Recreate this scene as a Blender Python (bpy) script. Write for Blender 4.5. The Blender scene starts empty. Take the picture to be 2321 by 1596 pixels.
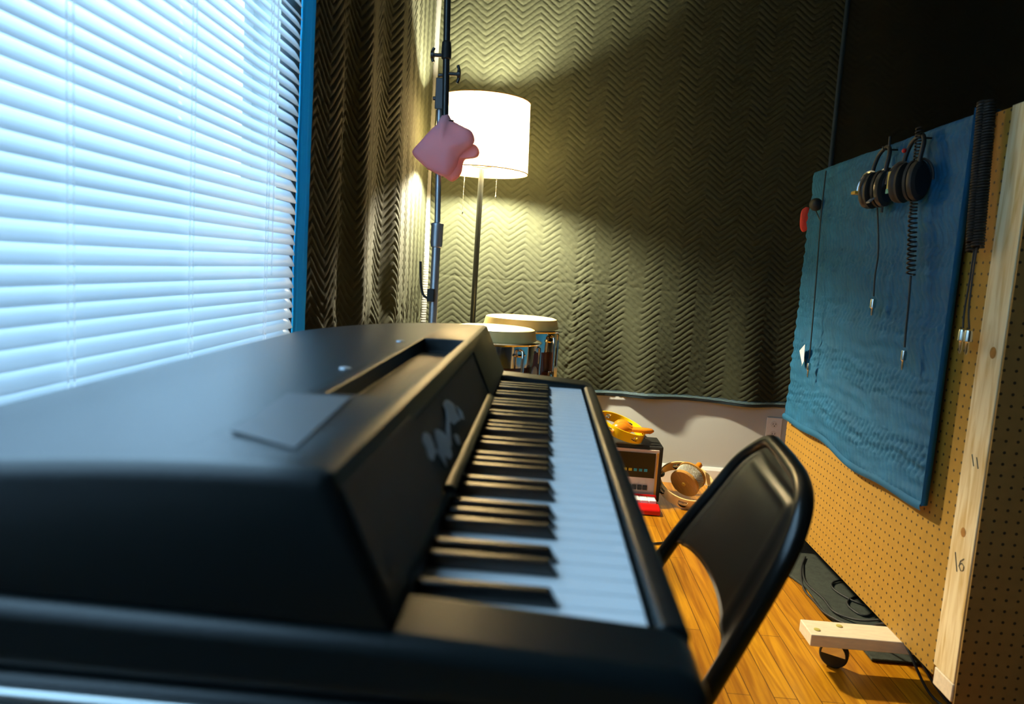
import bpy, bmesh, math, random
import numpy as np
from mathutils import Vector, Matrix
random.seed(7)
rng = np.random.default_rng(7)
PI = math.pi
S = bpy.context.scene
COL = S.collection

# ------------------------------------------------------------------ camera
cam_d = bpy.data.cameras.new('camera'); cam = bpy.data.objects.new('camera', cam_d); COL.objects.link(cam)
cam_d.sensor_width = 36.0; cam_d.lens = 36.0 * 1650.0 / 2321.0
cam_d.clip_start = 0.02; cam_d.clip_end = 60
cam.matrix_world = Matrix(((0.99665265, -0.07136033, 0.03988978, 0.0),
                           (0.04781732, 0.11307743, -0.99243488, 0.0),
                           (0.06630985, 0.99102028, 0.11611118, 1.0),
                           (0, 0, 0, 1)))
cam_d.dof.use_dof = True; cam_d.dof.focus_distance = 2.9; cam_d.dof.aperture_fstop = 4.6
S.camera = cam

# ------------------------------------------------------------------ world, daylight, exposure
W = bpy.data.worlds.new('world'); S.world = W; W.use_nodes = True
W.node_tree.nodes['Background'].inputs[0].default_value = (0.35, 0.62, 1.0, 1)
W.node_tree.nodes['Background'].inputs[1].default_value = 3.0
DAY = (0.44, 0.77, 1.0)
ad = bpy.data.lights.new('daylight', 'AREA'); ad.shape = 'RECTANGLE'; ad.size = 2.8; ad.size_y = 4.2
ad.energy = 185; ad.color = DAY
ao = bpy.data.objects.new('daylight', ad); COL.objects.link(ao)
ao.location = (-1.15, 1.25, 2.1); ao.rotation_euler = (0, -PI/2, 0)
S.view_settings.view_transform = 'Standard'; S.view_settings.look = 'None'
S.view_settings.exposure = 0.0; S.view_settings.gamma = 1.0
LAMP_E = 4300.0            # strength of the two bulbs
LAMP_C = (1.0, 0.87, 0.60)

# ------------------------------------------------------------------ materials
def nodes(name):
    m = bpy.data.materials.new(name); m.use_nodes = True
    nt = m.node_tree; return m, nt, nt.nodes['Principled BSDF']
def N(nt, t, **k):
    n = nt.nodes.new(t)
    for a, b in k.items():
        if a.startswith('i_'):
            key = a[2:]; key = int(key) if key.isdigit() else key.replace('_', ' ')
            n.inputs[key].default_value = b
        else: setattr(n, a, b)
    return n
def mat(name, col, rough=.5, metal=0., spec=.5, bump=0., bscale=200., var=0., vscale=20., coat=0., stretch=None):
    m, nt, p = nodes(name)
    p.inputs['Base Color'].default_value = (*col, 1); p.inputs['Roughness'].default_value = rough
    p.inputs['Metallic'].default_value = metal; p.inputs['Specular IOR Level'].default_value = spec
    p.inputs['Coat Weight'].default_value = coat
    tc = N(nt, 'ShaderNodeTexCoord'); src = tc.outputs['Object']
    if stretch:
        mp = N(nt, 'ShaderNodeMapping', i_Scale=stretch); nt.links.new(src, mp.inputs[0]); src = mp.outputs[0]
    if var:
        nz = N(nt, 'ShaderNodeTexNoise', i_Scale=vscale, i_Detail=5.); nt.links.new(src, nz.inputs['Vector'])
        r = N(nt, 'ShaderNodeValToRGB')
        r.color_ramp.elements[0].position = .3; r.color_ramp.elements[1].position = .7
        r.color_ramp.elements[0].color = (*[c*(1-var) for c in col], 1)
        r.color_ramp.elements[1].color = (*[min(1, c*(1+var)) for c in col], 1)
        nt.links.new(nz.outputs['Fac'], r.inputs[0]); nt.links.new(r.outputs[0], p.inputs['Base Color'])
    if bump:
        nz = N(nt, 'ShaderNodeTexNoise', i_Scale=bscale, i_Detail=3.); nt.links.new(src, nz.inputs['Vector'])
        b = N(nt, 'ShaderNodeBump', i_Strength=bump, i_Distance=.002)
        nt.links.new(nz.outputs['Fac'], b.inputs['Height']); nt.links.new(b.outputs[0], p.inputs['Normal'])
    return m
def translucent(name, col, fac, rough=.5, tcol=None):
    m, nt, p = nodes(name); out = nt.nodes['Material Output']
    p.inputs['Base Color'].default_value = (*col, 1); p.inputs['Roughness'].default_value = rough
    t = N(nt, 'ShaderNodeBsdfTranslucent'); t.inputs[0].default_value = (*(tcol or col), 1)
    mx = N(nt, 'ShaderNodeMixShader'); mx.inputs[0].default_value = fac
    nt.links.new(p.outputs[0], mx.inputs[1]); nt.links.new(t.outputs[0], mx.inputs[2]); nt.links.new(mx.outputs[0], out.inputs[0])
    return m
M = {}
M['wall'] = mat('wall_paint', (.52, .55, .54), .8, bump=.15, bscale=350)
M['darkwall'] = mat('dark_room_paint', (.10, .10, .09), .9)
M['ceil'] = mat('ceiling_paint', (.07, .07, .06), .9)
M['trim'] = mat('white_trim_paint', (.8, .8, .78), .4)
M['blanket'] = mat('charcoal_quilted_fabric', (.031, .036, .020), .8, spec=.25, bump=.5, bscale=900, var=.12, vscale=30)
M['blanket2'] = mat('black_quilted_fabric', (.020, .021, .011), .85, spec=.2, bump=.4, bscale=900)
M['bluequilt'] = mat('blue_quilted_fabric', (.003, .088, .19), .75, spec=.3, bump=.5, bscale=600, var=.15, vscale=12)
M['bluebind'] = mat('blue_binding_tape', (.008, .028, .045), .6)
M['cyanbind'] = translucent('bright_blue_binding', (.01, .42, .80), .35, .6)
M['graybind'] = mat('grey_ruffled_binding', (.13, .14, .135), .6, bump=.6, bscale=120, stretch=(1, 1, 8))
M['stitch'] = mat('pale_stitching', (.25, .4, .45), .6)
M['slat'] = translucent('white_vinyl_slats', (.72, .74, .76), .27, .35, (.66, .69, .72))
M['cord'] = translucent('white_cord', (.85, .87, .9), .85, .6, (1., 1., 1.))
M['black'] = mat('satin_black_vinyl', (.006, .010, .011), .34, spec=.42, bump=.08, bscale=1200)
M['blackmatte'] = mat('matte_black_plastic', (.012, .013, .012), .55)
M['grille'] = mat('black_speaker_grille', (.012, .014, .014), .5, bump=.8, bscale=1500)
M['keyblack'] = mat('black_key_plastic', (.006, .006, .006), .26, spec=1.)
M['keywhite'] = mat('white_key_plastic', (.93, .94, .95), .22, spec=.5)
M['alu'] = mat('brushed_aluminium', (.6, .63, .62), .35, 1.)
M['chrome'] = mat('chrome', (.75, .76, .78), .12, 1.)
M['steel'] = mat('stand_steel', (.55, .58, .62), .42, .9)
M['darkmetal'] = mat('dark_painted_metal', (.02, .021, .02), .3, spec=.6)
M['chairblack'] = mat('black_enamelled_steel', (.006, .006, .005), .28, spec=.5)
M['rubber'] = mat('black_rubber', (.008, .010, .009), .6)
M['pink'] = translucent('pink_knit_cloth', (.95, .53, .64), .5, .95, (1., .66, .70))
M['shade'] = translucent('linen_lampshade', (.22, .19, .13), .55, .8, (.19, .15, .09))
M['brass'] = mat('lamp_pole_bronze', (.05, .055, .045), .3, .6)
M['white_plastic'] = mat('white_plastic', (.86, .88, .9), .35)
M['tape'] = mat('white_masking_tape', (.75, .78, .8), .7, bump=.4, bscale=150)
M['greypatch'] = mat('smooth_grey', (.10, .10, .105), .42)
M['skin'] = mat('drumhead_rawhide', (.78, .58, .22), .45, var=.08, vscale=14)
M['drumwood'] = mat('dark_stained_drum_wood', (.085, .022, .006), .25, var=.4, vscale=12, stretch=(6, 6, .6), coat=.4)
M['tolex'] = mat('black_vinyl_covering', (.012, .013, .010), .5, bump=.6, bscale=700)
M['panelcream'] = mat('cream_face_panel', (.62, .50, .42), .4)
M['panelgold'] = mat('gold_trim_strip', (.65, .38, .08), .35, .3)
M['glassblack'] = mat('black_display_panel', (.008, .010, .008), .2)
M['yellowlamp'] = mat('yellow_push_tab', (.55, .42, .02), .4)
M['cyantab'] = mat('cyan_push_tab', (.02, .30, .42), .4)
M['red'] = mat('red_toy_plastic', (.62, .008, .006), .3)
M['yellowp'] = mat('yellow_plastic', (.90, .58, .005), .28)
M['creamp'] = mat('cream_plastic', (.86, .62, .26), .3)
M['maraca'] = mat('varnished_orange_wood', (.62, .20, .012), .22, var=.15, vscale=18)
M['lightwood'] = mat('turned_beech_wood', (.45, .22, .04), .4, var=.15, vscale=30, stretch=(1, 8, 1))
M['gold'] = mat('gold_label_foil', (.75, .5, .08), .3, .5)
M['foil'] = mat('dull_gold_label', (.50, .42, .10), .5)
M['teal'] = mat('teal_label', (.01, .22, .22), .5)
M['jackmetal'] = mat('jack_plug_metal', (.7, .68, .6), .2, 1.)
M['redcloth'] = mat('red_cloth', (.65, .06, .04), .9, bump=.5, bscale=300)
M['paper'] = mat('white_paper_tag', (.8, .8, .78), .7)
M['mat'] = mat('dark_green_grey_mat', (.028, .036, .026), .9, bump=.8, bscale=300, var=.3, vscale=60)
M['pencil'] = mat('pencil_graphite', (.10, .08, .05), .6)
M['hardboard'] = mat('hardboard_edge', (.25, .13, .04), .7)

def floor_mat():
    m, nt, p = nodes('oak_strip_floor')
    tc = N(nt, 'ShaderNodeTexCoord')
    mp = N(nt, 'ShaderNodeMapping', i_Rotation=(0, 0, PI/2)); nt.links.new(tc.outputs['Object'], mp.inputs[0])
    br = N(nt, 'ShaderNodeTexBrick', i_Scale=1.0, i_Mortar_Size=.0012, i_Brick_Width=.85, i_Row_Height=.057, i_Bias=0.)
    br.inputs['Color1'].default_value = (.60, .285, .009, 1); br.inputs['Color2'].default_value = (.44, .185, .006, 1)
    br.inputs['Mortar'].default_value = (.12, .04, .004, 1); br.offset = .37
    nt.links.new(mp.outputs[0], br.inputs['Vector'])
    m2 = N(nt, 'ShaderNodeMapping', i_Scale=(28, 1.6, 1)); nt.links.new(tc.outputs['Object'], m2.inputs[0])
    nz = N(nt, 'ShaderNodeTexNoise', i_Scale=1.6, i_Detail=6., i_Distortion=1.2); nt.links.new(m2.outputs[0], nz.inputs['Vector'])
    r = N(nt, 'ShaderNodeValToRGB'); r.color_ramp.elements[0].position = .35; r.color_ramp.elements[1].position = .65
    r.color_ramp.elements[0].color = (.62, .5, .42, 1); r.color_ramp.elements[1].color = (1.1, 1.1, 1.1, 1)
    nt.links.new(nz.outputs['Fac'], r.inputs[0])
    mx = N(nt, 'ShaderNodeMixRGB', blend_type='MULTIPLY'); mx.inputs[0].default_value = 1
    nt.links.new(br.outputs['Color'], mx.inputs[1]); nt.links.new(r.outputs[0], mx.inputs[2])
    nt.links.new(mx.outputs[0], p.inputs['Base Color']); p.inputs['Roughness'].default_value = .33
    return m
M['floor'] = floor_mat()

def peg_mat(name, axis_u, col, var):
    # hardboard with a one-inch grid of punched holes; axis_u picks the horizontal world axis of the sheet
    m, nt, p = nodes(name)
    tc = N(nt, 'ShaderNodeTexCoord'); sp = N(nt, 'ShaderNodeSeparateXYZ'); nt.links.new(tc.outputs['Object'], sp.inputs[0])
    d = []
    for a in (axis_u, 'Z'):
        mu = N(nt, 'ShaderNodeMath', operation='MULTIPLY', i_1=1/.0254); nt.links.new(sp.outputs[a], mu.inputs[0])
        fr = N(nt, 'ShaderNodeMath', operation='FRACT'); nt.links.new(mu.outputs[0], fr.inputs[0])
        sb = N(nt, 'ShaderNodeMath', operation='SUBTRACT', i_1=.5); nt.links.new(fr.outputs[0], sb.inputs[0])
        pw = N(nt, 'ShaderNodeMath', operation='MULTIPLY'); nt.links.new(sb.outputs[0], pw.inputs[0]); nt.links.new(sb.outputs[0], pw.inputs[1])
        d.append(pw)
    ad_ = N(nt, 'ShaderNodeMath', operation='ADD'); nt.links.new(d[0].outputs[0], ad_.inputs[0]); nt.links.new(d[1].outputs[0], ad_.inputs[1])
    lt = N(nt, 'ShaderNodeMath', operation='LESS_THAN', i_1=.0175); nt.links.new(ad_.outputs[0], lt.inputs[0])
    nz = N(nt, 'ShaderNodeTexNoise', i_Scale=40., i_Detail=6.); nt.links.new(tc.outputs['Object'], nz.inputs['Vector'])
    r = N(nt, 'ShaderNodeValToRGB'); r.color_ramp.elements[0].position = .3; r.color_ramp.elements[1].position = .7
    r.color_ramp.elements[0].color = (*[c*(1-var) for c in col], 1); r.color_ramp.elements[1].color = (*[c*(1+var) for c in col], 1)
    nt.links.new(nz.outputs['Fac'], r.inputs[0])
    mx = N(nt, 'ShaderNodeMixRGB'); mx.inputs[2].default_value = (.03, .018, .006, 1)
    nt.links.new(lt.outputs[0], mx.inputs[0]); nt.links.new(r.outputs[0], mx.inputs[1]); nt.links.new(mx.outputs[0], p.inputs['Base Color'])
    p.inputs['Roughness'].default_value = .6
    return m
M['pegside'] = peg_mat('pegboard_side_sheet', 'Y', (.36, .195, .020), .06)
M['pegend'] = peg_mat('pegboard_end_sheet', 'X', (.30, .17, .04), .08)

def pine_mat():
    m, nt, p = nodes('pine_lumber')
    tc = N(nt, 'ShaderNodeTexCoord'); mp = N(nt, 'ShaderNodeMapping', i_Scale=(1., 1., .10)); nt.links.new(tc.outputs['Object'], mp.inputs[0])
    wv = N(nt, 'ShaderNodeTexNoise', i_Scale=55., i_Detail=4., i_Distortion=.6); nt.links.new(mp.outputs[0], wv.inputs['Vector'])
    r = N(nt, 'ShaderNodeValToRGB'); e = r.color_ramp.elements
    e[0].position = .32; e[0].color = (.62, .40, .13, 1); e[1].position = .6; e[1].color = (.86, .70, .40, 1)
    nt.links.new(wv.outputs['Fac'], r.inputs[0]); nt.links.new(r.outputs[0], p.inputs['Base Color']); p.inputs['Roughness'].default_value = .6
    return m
M['pine'] = pine_mat()
M['pinewhite'] = mat('pale_pine', (.80, .66, .45), .6, var=.08, vscale=14, stretch=(2, 8, 8))
M['knot'] = mat('pine_knot', (.38, .17, .03), .6, var=.3, vscale=60)

M['beads'] = mat('nickel_beads', (.72, .66, .50), .3, .25)
def glass_mat():
    m, nt, p = nodes('window_glass'); out = nt.nodes['Material Output']
    t = N(nt, 'ShaderNodeBsdfTransparent'); g = N(nt, 'ShaderNodeBsdfGlossy', i_Roughness=.02)
    mx = N(nt, 'ShaderNodeMixShader'); mx.inputs[0].default_value = .06
    nt.links.new(t.outputs[0], mx.inputs[1]); nt.links.new(g.outputs[0], mx.inputs[2])
    nt.links.new(mx.outputs[0], out.inputs[0]); return m
M['glass'] = glass_mat()
def emit(name, col, s):
    m, nt, p = nodes(name); p.inputs['Base Color'].default_value = (*col, 1)
    p.inputs['Emission Color'].default_value = (*col, 1); p.inputs['Emission Strength'].default_value = s; return m
M['bulb'] = emit('lit_bulb', LAMP_C, LAMP_E)

# ------------------------------------------------------------------ geometry helpers
def frame(d):
    d = Vector(d).normalized(); a = Vector((0, 0, 1)) if abs(d.z) < .9 else Vector((1, 0, 0))
    u = d.cross(a).normalized(); return d, u, d.cross(u).normalized()
class MB:
    def __init__(s): s.v = []; s.f = []
    def add(s, vs, fs):
        o = len(s.v); s.v += [tuple(v) for v in vs]; s.f += [tuple(i+o for i in f) for f in fs]; return s
    def box(s, x0, x1, y0, y1, z0, z1):
        return s.add([(x, y, z) for z in (z0, z1) for y in (y0, y1) for x in (x0, x1)],
                     [(0, 2, 3, 1), (4, 5, 7, 6), (0, 1, 5, 4), (2, 6, 7, 3), (0, 4, 6, 2), (1, 3, 7, 5)])
    def obox(s, c, ax, ay, az, hx, hy, hz):          # oriented box
        c, ax, ay, az = map(Vector, (c, ax, ay, az))
        vs = [c + ax*(hx*i) + ay*(hy*j) + az*(hz*k) for k in (-1, 1) for j in (-1, 1) for i in (-1, 1)]
        return s.add(vs, [(0, 2, 3, 1), (4, 5, 7, 6), (0, 1, 5, 4), (2, 6, 7, 3), (0, 4, 6, 2), (1, 3, 7, 5)])
    def prism(s, prof, axis, a0, a1):                # closed 2D profile extruded along an axis
        def P(p, a): return {'y': (p[0], a, p[1]), 'x': (a, p[0], p[1]), 'z': (p[0], p[1], a)}[axis]
        n = len(prof); vs = [P(p, a0) for p in prof] + [P(p, a1) for p in prof]
        return s.add(vs, [tuple(range(n)), tuple(range(2*n-1, n-1, -1))] + [(i, i+n, (i+1) % n + n, (i+1) % n) for i in range(n)])
    def tube(s, pts, r, n=10, closed=False, caps=True):
        pts = [Vector(p) for p in pts]; m = len(pts); rs = r if isinstance(r, (list, tuple)) else [r]*m
        vs = []; up = None
        for i, p in enumerate(pts):
            a = pts[(i-1) % m] if (closed or i) else p; b = pts[(i+1) % m] if (closed or i < m-1) else p
            t = (b-a).normalized()
            if up is None: _, up, _ = frame(t)
            up = (up - t*up.dot(t)).normalized(); w = t.cross(up)
            vs += [p + (up*math.cos(2*PI*k/n) + w*math.sin(2*PI*k/n))*rs[i] for k in range(n)]
        fs = []
        for i in range(m if closed else m-1):
            j = (i+1) % m
            fs += [(i*n+k, i*n+(k+1) % n, j*n+(k+1) % n, j*n+k) for k in range(n)]
        if caps and not closed: fs += [tuple(range(n-1, -1, -1)), tuple((m-1)*n+k for k in range(n))]
        return s.add(vs, fs)
    def lathe(s, prof, c=(0, 0, 0), d=(0, 0, 1), n=32, caps=True):   # prof = [(radius, height along d)]
        c = Vector(c); d, u, w = frame(d); vs = []
        for r, h in prof: vs += [c + d*h + (u*math.cos(2*PI*k/n) + w*math.sin(2*PI*k/n))*r for k in range(n)]
        m = len(prof); fs = [(i*n+k, i*n+(k+1) % n, (i+1)*n+(k+1) % n, (i+1)*n+k) for i in range(m-1) for k in range(n)]
        if caps: fs += [tuple(range(n-1, -1, -1)), tuple((m-1)*n+k for k in range(n))]
        return s.add(vs, fs)
    def ball(s, c, r, sc=(1, 1, 1), n=16):
        c = Vector(c); vs = []; m = n//2
        for i in range(m+1):
            t = PI*i/m
            for k in range(n): vs.append((c.x + r*sc[0]*math.sin(t)*math.cos(2*PI*k/n), c.y + r*sc[1]*math.sin(t)*math.sin(2*PI*k/n), c.z - r*sc[2]*math.cos(t)))
        return s.add(vs, [(i*n+k, i*n+(k+1) % n, (i+1)*n+(k+1) % n, (i+1)*n+k) for i in range(m) for k in range(n)])
    def build(s, name, m, parent=None, smooth=None, bevel=0., seg=2, solid=0., angle=.6):
        me = bpy.data.meshes.new(name); off = world_loc(parent)
        me.from_pydata([(v[0]-off[0], v[1]-off[1], v[2]-off[2]) for v in s.v], [], s.f); me.validate()
        bm = bmesh.new(); bm.from_mesh(me); bmesh.ops.remove_doubles(bm, verts=bm.verts, dist=1e-6)
        bmesh.ops.recalc_face_normals(bm, faces=bm.faces); bm.to_mesh(me); bm.free()
        if isinstance(m, str): m = M[m]
        me.materials.append(m)
        o = bpy.data.objects.new(name, me); COL.objects.link(o)
        if parent: o.parent = parent
        if smooth is not None and smooth > 0:
            me.polygons.foreach_set('use_smooth', [True]*len(me.polygons))
            me.set_sharp_from_angle(angle=smooth)
        if solid:
            so = o.modifiers.new('solid', 'SOLIDIFY'); so.thickness = solid; so.offset = 0
        if bevel:
            b = o.modifiers.new('bevel', 'BEVEL'); b.width = bevel; b.segments = seg; b.limit_method = 'ANGLE'; b.angle_limit = angle
            me.polygons.foreach_set('use_smooth', [True]*len(me.polygons)); me.set_sharp_from_angle(angle=.9)
        return o
def world_loc(o):
    v = Vector((0, 0, 0))
    while o: v += o.location; o = o.parent
    return v
def thing(name, loc, label, cat, group=None):
    o = bpy.data.objects.new(name, None); COL.objects.link(o); o.location = loc; o.empty_display_size = .05
    o['label'] = label; o['category'] = cat
    if group: o['group'] = group
    return o
def tag(o, label, cat, group=None):
    o['label'] = label; o['category'] = cat
    if group: o['group'] = group
    return o
def struct(o): o['kind'] = 'structure'; return o
def lab(o, t): o['label'] = t; return o
def arc(c, r, a0, a1, n, u, w):
    c, u, w = Vector(c), Vector(u), Vector(w)
    return [c + u*(r*math.cos(a0+(a1-a0)*i/n)) + w*(r*math.sin(a0+(a1-a0)*i/n)) for i in range(n+1)]
def spline(pts, k=8):
    P = [Vector(p) for p in pts]; P = [P[0]*2-P[1]] + P + [P[-1]*2-P[-2]]; out = []
    for i in range(1, len(P)-2):
        for j in range(k):
            t = j/k; a, b, c, d = P[i-1], P[i], P[i+1], P[i+2]
            out.append(.5*((2*b) + (c-a)*t + (2*a-5*b+4*c-d)*t*t + (3*b-a-3*c+d)*t**3))
    return out + [P[-2]]
def grid_obj(name, m, X, Y, Z, parent=None):         # smooth sheet from 2D coordinate arrays
    h, w = X.shape; off = world_loc(parent)
    co = np.stack([X-off[0], Y-off[1], Z-off[2]], -1).reshape(-1, 3).astype(np.float32)
    i = np.arange(h*w).reshape(h, w); q = np.stack([i[:-1, :-1], i[:-1, 1:], i[1:, 1:], i[1:, :-1]], -1).reshape(-1, 4)
    me = bpy.data.meshes.new(name); me.vertices.add(h*w); me.vertices.foreach_set('co', co.ravel())
    me.loops.add(q.size); me.loops.foreach_set('vertex_index', q.ravel().astype(np.int32))
    me.polygons.add(len(q)); me.polygons.foreach_set('loop_start', np.arange(0, q.size, 4, dtype=np.int32))
    me.polygons.foreach_set('use_smooth', np.ones(len(q), bool)); me.update(calc_edges=True); me.validate()
    me.materials.append(M[m] if isinstance(m, str) else m)
    o = bpy.data.objects.new(name, me); COL.objects.link(o)
    if parent: o.parent = parent
    return o
def vnoise(U, V, s, seed=0, oct=3):
    r = np.random.default_rng(seed); out = 0
    for k in range(oct*4):
        f = s*(1.6**(k/3)); a = r.uniform(0, 2*PI); ph = r.uniform(0, 2*PI)
        out = out + np.sin(2*PI*f*(U*math.cos(a)+V*math.sin(a))+ph)*(1.6**(-k/3))
    return out/2.5
def zigzag(U, V, L=.165, amp=.060, sp=.0285, h=.0056, pw=.38):
    t = np.abs(((U/L) % 1)*2-1)                                   # triangle wave
    t = .5-.5*np.cos(PI*np.clip(t, 0, 1))*.22*2*.5 + (t-.5)*.78        # rounded corners
    ph = (V + amp*t)/sp
    return h*np.abs(np.sin(PI*ph))**pw

# ------------------------------------------------------------------ the room
WX, BY = -.62, 3.53
struct(MB().box(-.9, 2.8, -1.6, 3.7, -.06, 0).build('floor', 'floor'))
struct(MB().box(-.9, 2.8, BY, BY+.12, 0, 2.5).build('wall_back', 'wall'))
wl = MB()
wl.box(WX-.12, WX, -1.6, -.75, 0, 2.5); wl.box(WX-.12, WX, 1.64, BY, 0, 2.5)
wl.box(WX-.12, WX, -.75, 1.64, 0, .76); wl.box(WX-.12, WX, -.75, 1.64, 2.35, 2.5)
struct(wl.build('wall_left', 'wall'))
struct(MB().box(2.6, 2.72, -1.6, BY, 0, 2.5).build('wall_right', 'darkwall'))
struct(MB().box(WX-.12, 2.72, -1.72, -1.6, 0, 2.5).build('wall_front', 'darkwall'))
struct(MB().box(WX-.12, 2.72, -1.72, 3.65, 2.5, 2.6).build('ceiling', 'ceil'))
struct(MB().prism([(BY, 0), (BY-.014, 0), (BY-.014, .075), (BY-.006, .09), (BY, .09)], 'x', WX, 2.6).build('baseboard_back', 'trim'))
struct(MB().prism([(WX, 0), (WX+.014, 0), (WX+.014, .075), (WX+.006, .09), (WX, .09)], 'y', -1.6, BY-.014).build('baseboard_left', 'trim'))
# window: frame, meeting rail, glass
wf = MB()
for (y0, y1, z0, z1) in ((-.75, -.70, .76, 2.35), (1.59, 1.64, .76, 2.35), (-.70, 1.59, .76, .81), (-.70, 1.59, 2.30, 2.35), (.42, .47, .81, 2.30)):
    wf.box(WX-.10, WX-.06, y0, y1, z0, z1)
wfo = struct(wf.build('window_1', 'trim'))
MB().box(WX-.083, WX-.079, -.70, 1.59, .81, 2.30).build('window_glass', 'glass', wfo)

# ------------------------------------------------------------------ venetian blind
BX = -.575
bl = thing('venetian_blind', (BX, .5, .79), 'closed white slatted blind glowing with cool daylight, in the window left of the piano', 'window blind')
sl = MB(); pitch = .0232; ladders = (-.35, .25, .845, 1.14, 1.45); holes = (1.115,)
nsl = 66; yy0, yy1 = -.72, 1.625
for i in range(nsl):
    zc = .795 + pitch*i; sag = .004 if i == 31 else 0
    ys = [yy0, holes[0]-.005, holes[0]+.005, yy1]
    prof = []
    for k in range(6):
        t = k/5-.5; a = math.radians(60 if i != 31 else 52)
        prof.append((BX + .0300*t*math.cos(a)*-1 + .0022*(1-4*t*t), zc + .0300*t*math.sin(a) - sag))
    vs = []; fs = []
    for y in ys: vs += [(p[0], y, p[1] + .0015*math.sin(y*3+i)) for p in prof]
    for j in range(3):
        for k in range(5):
            if j == 1 and k == 2 and zc > 1.17: continue
            fs.append((j*6+k, j*6+k+1, (j+1)*6+k+1, (j+1)*6+k))
    sl.add(vs, fs)
sl.build('slats', 'slat', bl, smooth=.9)
for y in ladders:
    c = MB()
    for dx in (.011,):
        for dy in (-.006, .006):
            c.tube([(BX+dx, y+dy, .78), (BX+dx, y+dy, 2.32)], .0011, 6)
    for i in range(nsl): c.tube([(BX+.011, y-.006, .786+pitch*i), (BX+.011, y+.006, .786+pitch*i)], .0008, 5)
    c.build('ladder_cord', 'cord', bl)
MB().box(BX-.014, BX+.012, yy0, yy1, .768, .782).build('bottom_rail', 'white_plastic', bl, bevel=.002)
MB().box(BX-.02, BX+.018, yy0, yy1, 2.325, 2.36).build('head_rail', 'white_plastic', bl, bevel=.002)
MB().tube([(BX+.013, 1.46, 2.32), (BX+.014, 1.47, 1.7), (BX+.013, 1.475, .95)], .0014, 6).build('lift_cord', 'cord', bl)

# ------------------------------------------------------------------ quilted moving blankets on the walls
def wall_sheet():
    # back wall
    b = thing('moving_blanket', (.35, BY-.03, .42), 'charcoal zigzag-quilted blanket covering the back wall behind the floor lamp', 'blanket')
    x = np.arange(-.575, 1.285, .003); z = np.arange(.445, 2.48, .003); X, Z = np.meshgrid(x, z)
    sag = .012*np.sin((X+.1)*2.2) + .006*np.sin(X*7.1)
    low = np.clip((1.3-Z)/.9, 0, 1)
    f = .004*np.sin(X*9+Z*1.2) + .003*vnoise(X, Z*.4, 1.3, 3)
    f += low**1.5*(.012+.020*np.sin(X*14.5-.2) + .006*np.sin(X*25+Z*3))
    cr = np.exp(-((Z-.94-.01*np.sin(X*6))/.006)**2)*.0022 + np.exp(-((X-.17-(Z-1.)*.10)/.03)**2)*.0035*vnoise(X, Z, 14, 5)*np.clip((1.35-Z)*2, 0, 1)
    d = f + zigzag(X+.03, Z+.004*np.sin(X*5)) - cr + .0006*vnoise(X, Z, 25, 8)
    Y = BY - .02 - np.maximum(d, -.012)
    grid_obj('quilted_fabric', 'blanket', X, Y, Z - sag*low, b)
    # bottom binding follows the same sag and folds
    xs = np.linspace(-.575, 1.30, 260); zz = np.linspace(.422, .450, 7); X2, Z2 = np.meshgrid(xs, zz)
    sag2 = .012*np.sin((X2+.1)*2.2) + .006*np.sin(X2*7.1); low2 = np.clip((1.3-Z2)/.9, 0, 1)
    f2 = .004*np.sin(X2*9+Z2*1.2) + low2**1.5*(.012+.020*np.sin(X2*14.5-.2) + .006*np.sin(X2*25+Z2*3)) + .003*vnoise(X2, Z2*.4, 1.3, 3)
    lab(grid_obj('edge_binding', 'bluebind', X2, BY-.0245-np.maximum(f2, -.008)-.003*np.sin((Z2-.422)/.028*PI), Z2-sag2*low2, b), 'dark blue edge binding')
    for k, zq in enumerate((.444, .439)):
        pts = []
        for j in range(0, 260):
            X_ = xs[j]; s_ = .012*math.sin((X_+.1)*2.2)+.006*math.sin(X_*7.1); l_ = (1.3-zq)/.9
            i_ = int(round((zq-.422)/.028*6)); pts.append((X_, BY-.0285-max(f2[i_, j], -.008)-.003*math.sin((zq-.422)/.028*PI), zq-s_*l_))
        MB().tube(pts, .0007, 4).build('stitch_line', 'stitch', b)
    # left, pale ruffled binding at the room corner
    zs = np.linspace(.43, 2.48, 700); us = np.linspace(0, 1, 8); U, Z3 = np.meshgrid(us, zs)
    wob = .010*np.sin(Z3*2.6+.6) + .004*np.sin(Z3*8)
    rf = .0022*np.sin(Z3*520)*np.clip((1.35-Z3)*1.5, 0, 1)*np.clip(U*1.5, 0, 1)
    lab(grid_obj('edge_binding', 'graybind', -.602+.034*U+wob*.6, BY-.045-.010*np.sin(U*PI)+rf, Z3, b), 'pale grey ruffled side binding')
wall_sheet()
def right_sheet():
    b = thing('moving_blanket', (1.9, BY-.05, .42), 'black quilted blanket right of the blue seam, hanging behind the pegboard partition', 'blanket')
    x = np.arange(1.26, 2.58, .007); z = np.arange(.40, 2.48, .007); X, Z = np.meshgrid(x, z)
    Y = BY - .05 - .006*np.sin(X*9) - zigzag(X, Z, h=.004)
    grid_obj('quilted_fabric', 'blanket2', X, Y, Z, b)
    zs = np.linspace(.40, 2.48, 60); us = np.linspace(0, 1, 5); U, Z3 = np.meshgrid(us, zs)
    lab(grid_obj('edge_binding', 'bluebind', 1.247+.022*U+.006*np.sin(Z3*2), BY-.060-.005*np.sin(U*PI), Z3, b), 'dark blue edge binding')
right_sheet()
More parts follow.
